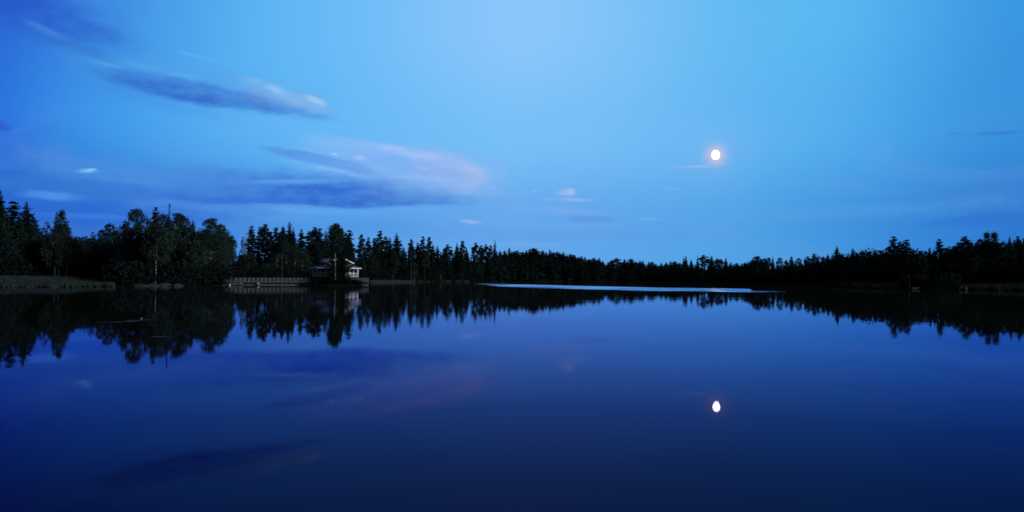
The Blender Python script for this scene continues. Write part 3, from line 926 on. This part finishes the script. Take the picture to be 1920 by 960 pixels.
slim(738, 470, 505, shore(pxaz(738)) + 3, 'birch with a thin pale trunk at the shore just past the small pier', 'slim birches beyond the pavilion', r=.15, seed=10)
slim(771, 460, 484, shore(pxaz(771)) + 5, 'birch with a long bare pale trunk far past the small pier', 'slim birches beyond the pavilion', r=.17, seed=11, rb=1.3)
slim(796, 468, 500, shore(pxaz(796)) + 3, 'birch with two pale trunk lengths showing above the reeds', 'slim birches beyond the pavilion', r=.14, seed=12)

# bare dead tree on the skyline next to the pines
def dead(px, top, D, label):
    p = at(px, top, D); z = ground_z(p.x, p.y); h = p.z - z
    o = thing('dead_tree', (p.x, p.y, z - .1), label, 'dead tree')
    link('trunk', trunk_mb(400, h, .17, (), .99, .3, .05).mesh('dead_trunk', M['grey'], True), o)
    mb = MB(); g = random.Random(5)
    for i in range(34):
        t = .35 + .6 * g.random(); a = g.random() * 6.28; l = 1.6 * (1.1 - t) + .3
        q = Vector((0, 0, h * t))
        mb.tube([q, q + Vector((math.cos(a) * l, math.sin(a) * l, .25 * l))], [.05, .015], 4)
    link('branches', mb.mesh('dead_branches', M['grey']), o)
dead(461, 431, shore(pxaz(461)) + 14, 'bare thin dead tree on the skyline between clump and pines')

# ------------------------------------------------------------------ pavilion
PD = 200.0
pc = at(629, 522, PD)
PX, PY = pc.x, pc.y
face = math.atan2(PX, PY)            # turn so that local -Y looks back to the camera
pav = thing('pavilion', (PX, PY, 0), 'white and red open-sided pavilion with grey two-tier roof standing over the water', 'pavilion', rz=-face)
def part(name, mb, m, parent=pav, smooth=False):
    return link(name, mb.mesh(name, M[m], smooth), parent)
def ring(rad, n=8, ph=math.pi / 8):
    return [Vector((rad * math.sin(ph + 2 * math.pi * i / n), -rad * math.cos(ph + 2 * math.pi * i / n), 0)) for i in range(n)]
ZD, ZE, ZT, ZU, ZR = 2.05, 4.28, 5.12, 5.72, 7.0
# deck and skirt
mb = MB()
o8 = ring(6.35)
mb.add([v + Vector((0, 0, ZD)) for v in o8] + [v + Vector((0, 0, ZD - .28)) for v in o8],
       [tuple(range(8)), tuple(range(15, 7, -1))] + [(i, i + 8, (i + 1) % 8 + 8, (i + 1) % 8) for i in range(8)])
part('deck', mb, 'plank')
for i, v in enumerate(ring(5.6)):
    part('pile', MB().tube([(v.x, v.y, -1.5), (v.x, v.y, ZD - .28)], [.16, .16], 8), 'plank')
mb = MB()
o8 = ring(6.1)
for i in range(8):
    a, b = o8[i], o8[(i + 1) % 8]
    nb = 14
    for k in range(nb):
        p = a.lerp(b, (k + .5) / nb)
        mb.box((p.x, p.y, 1.25), (.26, .05, 1.05), math.atan2(b.y - a.y, b.x - a.x))
part('skirt_boards', mb, 'plank')
# core with red walls
mb = MB()
c8 = ring(3.95)
mb.add([v + Vector((0, 0, ZD)) for v in c8] + [v + Vector((0, 0, ZT + .05)) for v in c8], [(i, (i + 1) % 8, (i + 1) % 8 + 8, i + 8) for i in range(8)])
wall = part('wall', mb, 'red')
for i in range(8):
    a, b = c8[i], c8[(i + 1) % 8]
    rz = math.atan2(b.y - a.y, b.x - a.x)
    nrm = (a + b).normalized()
    cpt = (a + b) / 2 + nrm * .03
    big = i in (4, 5, 6, 7)  # large dark panes added on these wall faces to make them look unlit
    if not big:
        part('window', MB().box((cpt.x + nrm.x * .02, cpt.y + nrm.y * .02, 3.15), (1.5, .06, 1.15), rz), 'white', wall)
    part('corner_board', MB().box((a.x * 1.008, a.y * 1.008, (ZD + ZE) / 2), (.13, .13, ZE - ZD)), 'white', wall)
    mg = MB()
    for sx in ((-.93, 0, .93) if big else (-.37, .37)):
        q = cpt + Vector((math.cos(rz), math.sin(rz), 0)) * sx + nrm * .045
        mg.box((q.x, q.y, 3.12), (.86 if big else .62, .05, 1.9 if big else 1.0), rz)
    part('dark_pane', mg, 'glass', wall)
# posts, brackets, railings round the gallery
g8 = ring(6.05)
for i in range(8):
    a, b = g8[i], g8[(i + 1) % 8]
    e = (b - a).normalized()
    po = part('post', MB().box((a.x, a.y, (ZD + ZE) / 2), (.17, .17, ZE - ZD), math.atan2(a.y, a.x)), 'white')
    part('bracket', MB().bar(a + e * .08 + Vector((0, 0, ZE - .75)), a + e * .62 + Vector((0, 0, ZE - .10)), .08).bar(a - (a - g8[i - 1]).normalized() * .08 + Vector((0, 0, ZE - .75)), a - (a - g8[i - 1]).normalized() * .62 + Vector((0, 0, ZE - .10)), .08), 'white', po)
    for f in (1 / 3, 2 / 3):
        q = a.lerp(b, f)
        part('post', MB().box((q.x, q.y, (ZD + ZE) / 2), (.12, .12, ZE - ZD), math.atan2(e.y, e.x)), 'white')
    mr = MB()
    for z in (ZD + .12, ZD + 1.02):
        mr.bar(a + e * .09 + Vector((0, 0, z)), b - e * .09 + Vector((0, 0, z)), .07, .09)
    for k in range(6):
        q, r2 = a.lerp(b, (k + .08) / 6), a.lerp(b, (k + .92) / 6)
        off = e.cross(Vector((0, 0, 1))) * .03
        mr.bar(q + off + Vector((0, 0, ZD + .18)), r2 + off + Vector((0, 0, ZD + .97)), .05)
        mr.bar(q - off + Vector((0, 0, ZD + .97)), r2 - off + Vector((0, 0, ZD + .18)), .05)
    part('railing', mr, 'white')
# lower skirt roof
lo, hi = ring(6.95), ring(4.05)
mb = MB()
th = Vector((0, 0, .10))
mb.add([v + Vector((0, 0, ZE)) for v in lo] + [v + Vector((0, 0, ZT)) for v in hi] + [v + Vector((0, 0, ZE)) + th for v in lo] + [v + Vector((0, 0, ZT)) + th for v in hi],
       [f for i in range(8) for j in [(i + 1) % 8] for f in ((i, i + 8, j + 8, j), (16 + i, 16 + j, 24 + j, 24 + i), (i, j, 16 + j, 16 + i), (8 + i, 24 + i, 24 + j, 8 + j))])
lr_ = part('lower_roof', mb, 'roof')
mb = MB()
for i in range(8):
    a, b = lo[i] * 1.006, lo[(i + 1) % 8] * 1.006
    mb.bar(a + Vector((0, 0, ZE + .0)), b + Vector((0, 0, ZE + .0)), .05, .24)
part('fascia', mb, 'white', lr_)
# raised clerestory: a gabled lantern, its gable looks out over the water
L0, L1, LW = -3.1, 3.6, 2.75
def up(x, y, z):
    t = R(9)
    return Vector((x * math.cos(t) - y * math.sin(t) + .7, x * math.sin(t) + y * math.cos(t), z))
ZW = ZU - .02
mb = MB()
mb.add([up(-LW, L0, ZT - .1), up(LW, L0, ZT - .1), up(LW, L1, ZT - .1), up(-LW, L1, ZT - .1), up(-LW, L0, ZW), up(LW, L0, ZW), up(LW, L1, ZW), up(-LW, L1, ZW), up(0, L0, ZR - .12), up(0, L1, ZR - .12)],
       [(0, 1, 5, 8, 4), (1, 2, 6, 5), (2, 3, 7, 9, 6), (3, 0, 4, 7)])
cl = part('clerestory_wall', mb, 'red')
mb = MB()
for sx in (-1, 1):
    for y in (L0, L1):
        p = up(sx * LW, y, 0)
        mb.box((p.x, p.y, (ZT + ZW) / 2 + .08), (.16, .16, ZW - ZT - .1), R(9))
part('corner_board', mb, 'white', cl)
OV = .55
mb = MB()
for sx in (-1, 1):
    e0, e1 = up(sx * (LW + OV), L0 - OV, ZU - .28), up(sx * (LW + OV), L1 + OV, ZU - .28)
    r0, r1 = up(0, L0 - OV, ZR), up(0, L1 + OV, ZR)
    t = Vector((0, 0, .09))
    mb.add([e0, e1, r1, r0, e0 + t, e1 + t, r1 + t, r0 + t], [(0, 1, 2, 3), (7, 6, 5, 4), (0, 4, 5, 1), (1, 5, 6, 2), (3, 2, 6, 7), (0, 3, 7, 4)])
ur = part('upper_roof', mb, 'roof')
mb = MB()
for sx in (-1, 1):
    for y in (L0 - OV - .04, L1 + OV + .04):
        mb.bar(up(sx * (LW + OV + .03), y, ZU - .24), up(0, y, ZR + .05), .05, .26)
    mb.bar(up(sx * (LW + OV + .05), L0 - OV, ZU - .26), up(sx * (LW + OV + .05), L1 + OV, ZU - .26), .05, .16)
part('bargeboard', mb, 'white', ur)
# hip wing of the upper roof towards the boardwalk side
mb = MB()
for i in range(3):
    pass
w0 = [Vector((-5.0, -1.9, ZU - .15)), Vector((-1.2, -2.6, ZU - .15)), Vector((-1.2, 2.6, ZU - .15)), Vector((-5.0, 1.9, ZU - .15))]
rd = [Vector((-3.2, 0, ZR - .35)), Vector((-.6, 0, ZR - .2))]
mb.add(w0 + rd, [(0, 1, 5, 4), (2, 3, 4, 5), (3, 0, 4), (3, 2, 1, 0), (1, 2, 5)])
part('roof_wing', mb, 'roof')
mb = MB()
w1 = [Vector((-3.6, -1.7, 0)), Vector((-1.0, -2.2, 0)), Vector((-1.0, 2.2, 0)), Vector((-3.6, 1.7, 0))]
mb.add([v + Vector((0, 0, ZT - .1)) for v in w1] + [v + Vector((0, 0, ZU - .16)) for v in w1], [(i, (i + 1) % 4, (i + 1) % 4 + 4, i + 4) for i in range(4)])
part('wing_wall', mb, 'red')

# islet under the trees that stand before the pavilion
ic = at(634, 534, 191.5)
V, Fc = [(0, 0, .75)], []
NI = 28
for j, (k, z) in enumerate(((.35, .65), (.7, .4), (.92, .12), (1.05, -.25), (1.4, -1.2))):
    for i in range(NI):
        t = 2 * math.pi * i / NI
        q = k * (1 + .12 * math.sin(3 * t + 1) + .05 * math.sin(7 * t))
        V.append((5.6 * q * math.cos(t), 2.6 * q * math.sin(t), z))
for i in range(NI):
    Fc.append((0, 1 + i, 1 + (i + 1) % NI))
    for j in range(4):
        Fc.append((1 + j * NI + i, 1 + (j + 1) * NI + i, 1 + (j + 1) * NI + (i + 1) % NI, 1 + j * NI + (i + 1) % NI))
isl = tag(link('islet', raw('islet', V, Fc, M['ground'], True)), kind='structure')
isl.location = (ic.x, ic.y, 0); isl.rotation_euler.z = -face
def isl_spot(r_, i):
    t = r_.random() * 6.28; k = r_.random() ** .5
    x, y = 5.6 * k * math.cos(t), 1.9 * k * math.sin(t)
    h = .7 + 1.0 * r_.random()
    return ic.x + x * math.cos(face) + y * math.sin(face), ic.y - x * math.sin(face) + y * math.cos(face), .15, h, h * .75
mass('islet_bushes', 110, isl_spot, 'low dark bushes covering the islet before the pavilion', 'bush', 30)
slim(629.5, 418, 470, 190.5, 'slender birch with a white trunk standing on the islet before the pavilion', 'trees on the islet', r=.16, z0=.5, seed=20, rb=1.55, bark='wbark')
tree_px('spruce1', 640, 427, 192, 'dark spruce with low branches hiding the middle of the pavilion roof', 'trees on the islet', .80, z0=.4)
tree_px('pine4', 655, 431, 214, 'dark pine rising just behind the gable end of the pavilion', 'trees on the islet', 1.0, z0=.4)
tree_px('birch4', 622, 455, 192.5, 'small leafy birch beside the white trunk on the islet', 'trees on the islet', .5, z0=.4)
for i, (px, py, w, h) in enumerate(((634, 470, 0, 0),)):
    pass

# ------------------------------------------------------------------ boardwalk
def walk(name, A, B, zd, npan, label, cat, rail_h=.92, width=1.8, both=True, rm='rail'):
    A, B = Vector(A), Vector(B)
    L = (B - A).length
    ang = math.atan2(B.y - A.y, B.x - A.x)
    o = thing(name, (A.x, A.y, 0), label, cat, rz=ang)
    mb = MB()
    nb = int(L / .18)
    for i in range(nb):
        mb.box(((i + .5) * L / nb, 0, zd), (L / nb - .02, width, .05))
    link('deck', mb.mesh('deck', M['plank']), o)
    mb = MB()
    for y in (-width / 2 + .1, width / 2 - .1):
        mb.box((L / 2, y, zd - .14), (L, .08, .2))
    link('beam', mb.mesh('beam', M['plank']), o)
    mb = MB().box((L / 2, -width / 2 + .05, .12), (L, .12, .10))
    link('lower_beam', mb.mesh('lower_beam', M[rm]), o)
    for i in range(0, npan + 1, 3):
        x = L * i / npan
        for y in (-width / 2 + .16, width / 2 - .16):
            link('pile', MB().tube([(x, y, -1.5), (x, y, zd - .04)], [.1, .1], 6).mesh('pile', M['plank']), o)
    for side in ((-1, 1) if both else (-1,)):
        y = side * (width / 2 - .06)
        link('handrail', MB().box((L / 2, y, zd + rail_h), (L, .12, .06)).mesh('handrail', M[rm]), o)
        for i in range(npan + 1):
            x = L * i / npan
            link('post', MB().box((x, y, zd + rail_h / 2), (.15, .12, rail_h - .06)).mesh('post', M[rm]), o)
            if i < npan:
                x1 = L * (i + 1) / npan
                if side > 0:
                    continue
                pm = MB()
                pm.bar((x + .07, y - .02, zd + .12), (x1 - .07, y - .02, zd + .12), .04, .07)
                pm.bar((x + .07, y - .02, zd + .15), (x1 - .07, y - .02, zd + rail_h - .06), .03, .045)
                pm.bar((x + .07, y + .02, zd + rail_h - .06), (x1 - .07, y + .02, zd + .15), .03, .045)
                link('railing_panel', pm.mesh('railing_panel', M[rm]), o)
    return o
wa = at(413, 533, 186); wb = at(584, 533, 198)
walk('boardwalk', (wa.x, wa.y, 0), (wb.x, wb.y, 0), .78, 22, 'long wooden boardwalk with cross-braced railings leading over water to the pavilion', 'boardwalk')
ja = at(372, 533, 181); jb = at(412, 533, 185)
o = thing('low_jetty', (ja.x, ja.y, 0), 'low railless jetty of planks between birch clump and boardwalk', 'jetty', rz=math.atan2(jb.y - ja.y, jb.x - ja.x))
Lj = (jb - ja).length
mb = MB()
for i in range(30):
    mb.box(((i + .5) * Lj / 30, 0, .32), (Lj / 30 - .02, 1.4, .06))
link('deck', mb.mesh('deck', M['plank']), o)
link('beam', MB().box((Lj / 2, -.6, .2), (Lj, .1, .16)).mesh('beam', M['rail']), o)
for x in (.3, Lj / 2, Lj - .3):
    link('pile', MB().tube([(x, -.5, -1.5), (x, -.5, .29)], [.09, .09], 6).mesh('pile', M['plank']), o)
# small pier past the pavilion
sa = at(671, 533, 199); sb = at(689, 533, 199.5)
walk('small_pier', (sa.x, sa.y, 0), (sb.x, sb.y, 0), .95, 3, 'short railed pier sticking out past the pavilion', 'pier', .85, 2.2)
# stairs from boardwalk up to the pavilion deck
st = at(580, 533, 198.5)
o = thing('stairs', (st.x, st.y, 0), 'short wooden stairs climbing from the boardwalk to the pavilion deck', 'stairs', rz=-face)
for i in range(6):
    link('tread', MB().box((.25 + i * .3, 0, .95 + i * .2), (.32, 1.7, .06)).mesh('tread', M['plank']), o)
for y in (-.82, .82):
    link('stringer', MB().bar((0, y, .8), (2.0, y, 2.05), .06, .22).mesh('stringer', M['plank']), o)
    mb = MB().bar((0, y, 1.75), (2.0, y, 2.95), .08, .06)
    for k in range(4):
        mb.box((.2 + k * .5, y, 1.35 + k * .31), (.07, .07, .95))
    link('handrail', mb.mesh('handrail', M['rail']), o)
# far low boardwalk along the shore
fa = at(694, 529, 318); fb = at(775, 529, 352)
walk('shore_boardwalk', (fa.x, fa.y, 0), (fb.x, fb.y, 0), .45, 16, 'faint low boardwalk along the far shore past the small pier', 'boardwalk', .55, 1.4, False, 'dimrail')

# ------------------------------------------------------------------ boats and small things
def rowboat(px, py, D, L, B, Hh, rz, label, group, z=0.0, flip=False, m='boat'):
    p = at(px, py, D)
    o = thing('rowing_boat', (p.x, p.y, z), label, 'rowing boat', group, rz)
    V, Fc = [], []
    ns, nc = 13, 9
    for i in range(ns):
        t = i / (ns - 1)
        w = B / 2 * (math.sin(math.pi * min(1, .30 + .70 * (1 - t) ** .8) ) ** .6 if t > .35 else .86 + .14 * math.sin(t / .35 * math.pi / 2)) if t < 1 else .02
        sheer = Hh * (.85 + .45 * (t - .4) ** 2 * 2)
        for k in range(nc):
            a = -math.pi / 2 + math.pi * k / (nc - 1)
            V.append(((t - .5) * L, w * math.sin(a), sheer - sheer * .98 * max(0.0, math.cos(a)) ** .6 * (1 - .75 * t ** 4)))
    for i in range(ns - 1):
        for k in range(nc - 1):
            Fc.append((i * nc + k, i * nc + k + 1, (i + 1) * nc + k + 1, (i + 1) * nc + k))
    Fc.append(tuple(range(nc)))
    n0 = len(V)
    V2 = [(x * .97, y * .93, z_ + .03) for x, y, z_ in V]
    Fc2 = [tuple(n0 + i for i in reversed(f)) for f in Fc]
    hull = link('hull', raw('hull', V + V2, Fc + Fc2, M[m], True), o)
    mb = MB()
    for sgn, k in ((-1, 0), (1, nc - 1)):
        for i in range(ns - 1):
            mb.bar(V[i * nc + k], V[(i + 1) * nc + k], .05, .05)
    link('gunwale', mb.mesh('gunwale', M['rail']), o)
    for t in (-.25, .1):
        link('seat', MB().box((t * L, 0, Hh * .6), (.25, B * .8, .04)).mesh('seat', M['plank']), o)
    if flip:
        o.rotation_euler = (math.pi, 0, rz)
        o.location.z = z + Hh * 1.15
    return o
rowboat(444, 533.5, 183.5, 2.6, 1.1, .5, R(6), 'grey rowing boat moored in front of the boardwalk railings', 'rowing boats')
rowboat(402, 533.5, 182.5, 2.4, 1.5, .62, R(62), 'small upturned rowing boat on the low jetty', 'rowing boats', z=.30, flip=True)
b3 = rowboat(1716, 532.5, 184, 1.9, .9, .4, R(12), 'tiny dim rowing boat drawn up beside the leaning post', 'rowing boats', z=0.02, m='plank')
rowboat(1810, 535, 183, 2.2, 1.0, .5, R(80), 'dim boat end-on at the edge of the far grassy bank', 'rowing boats', m='plank')
p = at(1705, 533, 184)
o = thing('mooring_post', (p.x, p.y, 0), 'thin pale mooring post in the water next to the tiny boat', 'post')
link('shaft', MB().tube([(0, 0, -1), (.03, 0, 1.7)], [.07, .055], 8).mesh('shaft', M['dimrail'], True), o)
link('cap', MB().tube([(.03, 0, 1.7), (.03, 0, 1.78)], [.08, .03], 8).mesh('cap', M['dimrail'], True), o)
# white float box under the boardwalk edge
p = at(484, 533, 188.5)
o = thing('float_box', (p.x, p.y, .28), 'small white box fixed low on the outer side of the boardwalk', 'box', rz=-face)
link('box_body', MB().box((0, 0, .10), (.56, .4, .24)).mesh('box_body', M['plastic']), o)
link('lid', MB().box((0, 0, .25), (.60, .44, .05)).mesh('lid', M['plastic']), o)
p = at(430.5, 533, 183)
o = thing('mooring_buoy', (p.x, p.y, .0), 'small round white buoy left of the moored grey boat', 'buoy')
link('ball', MB().tube([(0, 0, z_) for z_ in (-.12, -.05, .08, .22, .33, .38)], [.03, .15, .22, .2, .1, .02], 12).mesh('ball', M['plastic'], True), o)
link('eye', MB().tube([(0, 0, .37), (0, 0, .46)], [.03, .03], 6).mesh('eye', M['rail']), o)

# floating lily pads near the camera side, in two drifts
def pads(px0, py0, px1, py1, n, spread, label, seed):
    g = random.Random(seed)
    a, b = Vector(on_water(px0, py0)), Vector(on_water(px1, py1))
    V, Fc = [], []
    for i in range(n):
        t = g.random()
        c = a.lerp(b, t) + Vector((g.gauss(0, .05), g.gauss(0, spread), 0))
        r = g.uniform(.035, .075); ph = g.random() * 6.28
        k0 = len(V)
        V.append((c.x, c.y, .010))
        for k in range(11):
            q = ph + .25 + (6.283 - .5) * k / 10
            V.append((c.x + r * math.cos(q), c.y + r * math.sin(q), .010 + .008 * g.random()))
        Fc += [(k0, k0 + 1 + k, k0 + 2 + k) for k in range(10)]
    return tag(link('lily_pads', raw('lily_pads', V, Fc, M['lily'])), label, 'lily pads', kind='stuff')
pads(184, 605.2, 222, 604.6, 60, .05, 'thin drift of floating lily pads', 1)
pads(214, 604.3, 256, 603.2, 80, .14, 'thick middle of the floating lily pad drift', 2)
pads(236, 601.6, 280, 600.2, 80, .10, 'thin right end of the floating lily pad drift', 3)
pads(289, 632.5, 309, 632.2, 30, .05, 'small separate patch of floating lily pads', 4)
# small ball float by the pads
q = on_water(265, 598.3)
o = thing('ball_float', (q[0], q[1], 0), 'tiny grey ball float on the water beside the lily pads', 'float')
link('ball', MB().tube([(0, 0, z_) for z_ in (-.03, -.01, .015, .04, .055, .06)], [.01, .03, .037, .03, .015, .004], 12).mesh('ball', M['feather'], True), o)
link('eye', MB().tube([(0, 0, .055), (0, 0, .075)], [.008, .006], 6).mesh('eye', M['rail']), o)

# ------------------------------------------------------------------ moon and star
bpy.ops.mesh.primitive_uv_sphere_add(segments=48, ring_count=24, radius=1)
moon = bpy.context.object
moon.name = 'moon'; moon.data.name = 'moon'
moon.location = Vector((0, 0, CAM_H)) + md * 9000
moon.scale = (9000 * 6.9 / F,) * 2 + (9000 * 8.2 / F,)
mm = emis('moonlight', (1.0, .84, .70), 30)
t = NT(mm.node_tree)
lw = t.node('ShaderNodeLayerWeight')
lw.inputs['Blend'].default_value = .5
t.put(t.n['Emission'].inputs['Strength'], t.step(lw.outputs['Facing'], .32, .78, 'SMOOTHSTEP', 34.0, 1.0))
moon.data.materials.append(mm)
for f in moon.data.polygons:
    f.use_smooth = True
tag(moon, 'bright full moon hanging above the dark far shore', 'moon')
bpy.ops.mesh.primitive_uv_sphere_add(segments=12, ring_count=6, radius=1)
star = bpy.context.object
star.name = 'star'; star.data.name = 'star'
star.location = Vector((0, 0, CAM_H)) + ray(1002, 358) * 9500
star.scale = (9500 * .55 / F,) * 3
star.data.materials.append(emis('starlight', (1, .9, .85), 1.6))
tag(star, 'single tiny star low in the sky beside the small pink cloud', 'star')
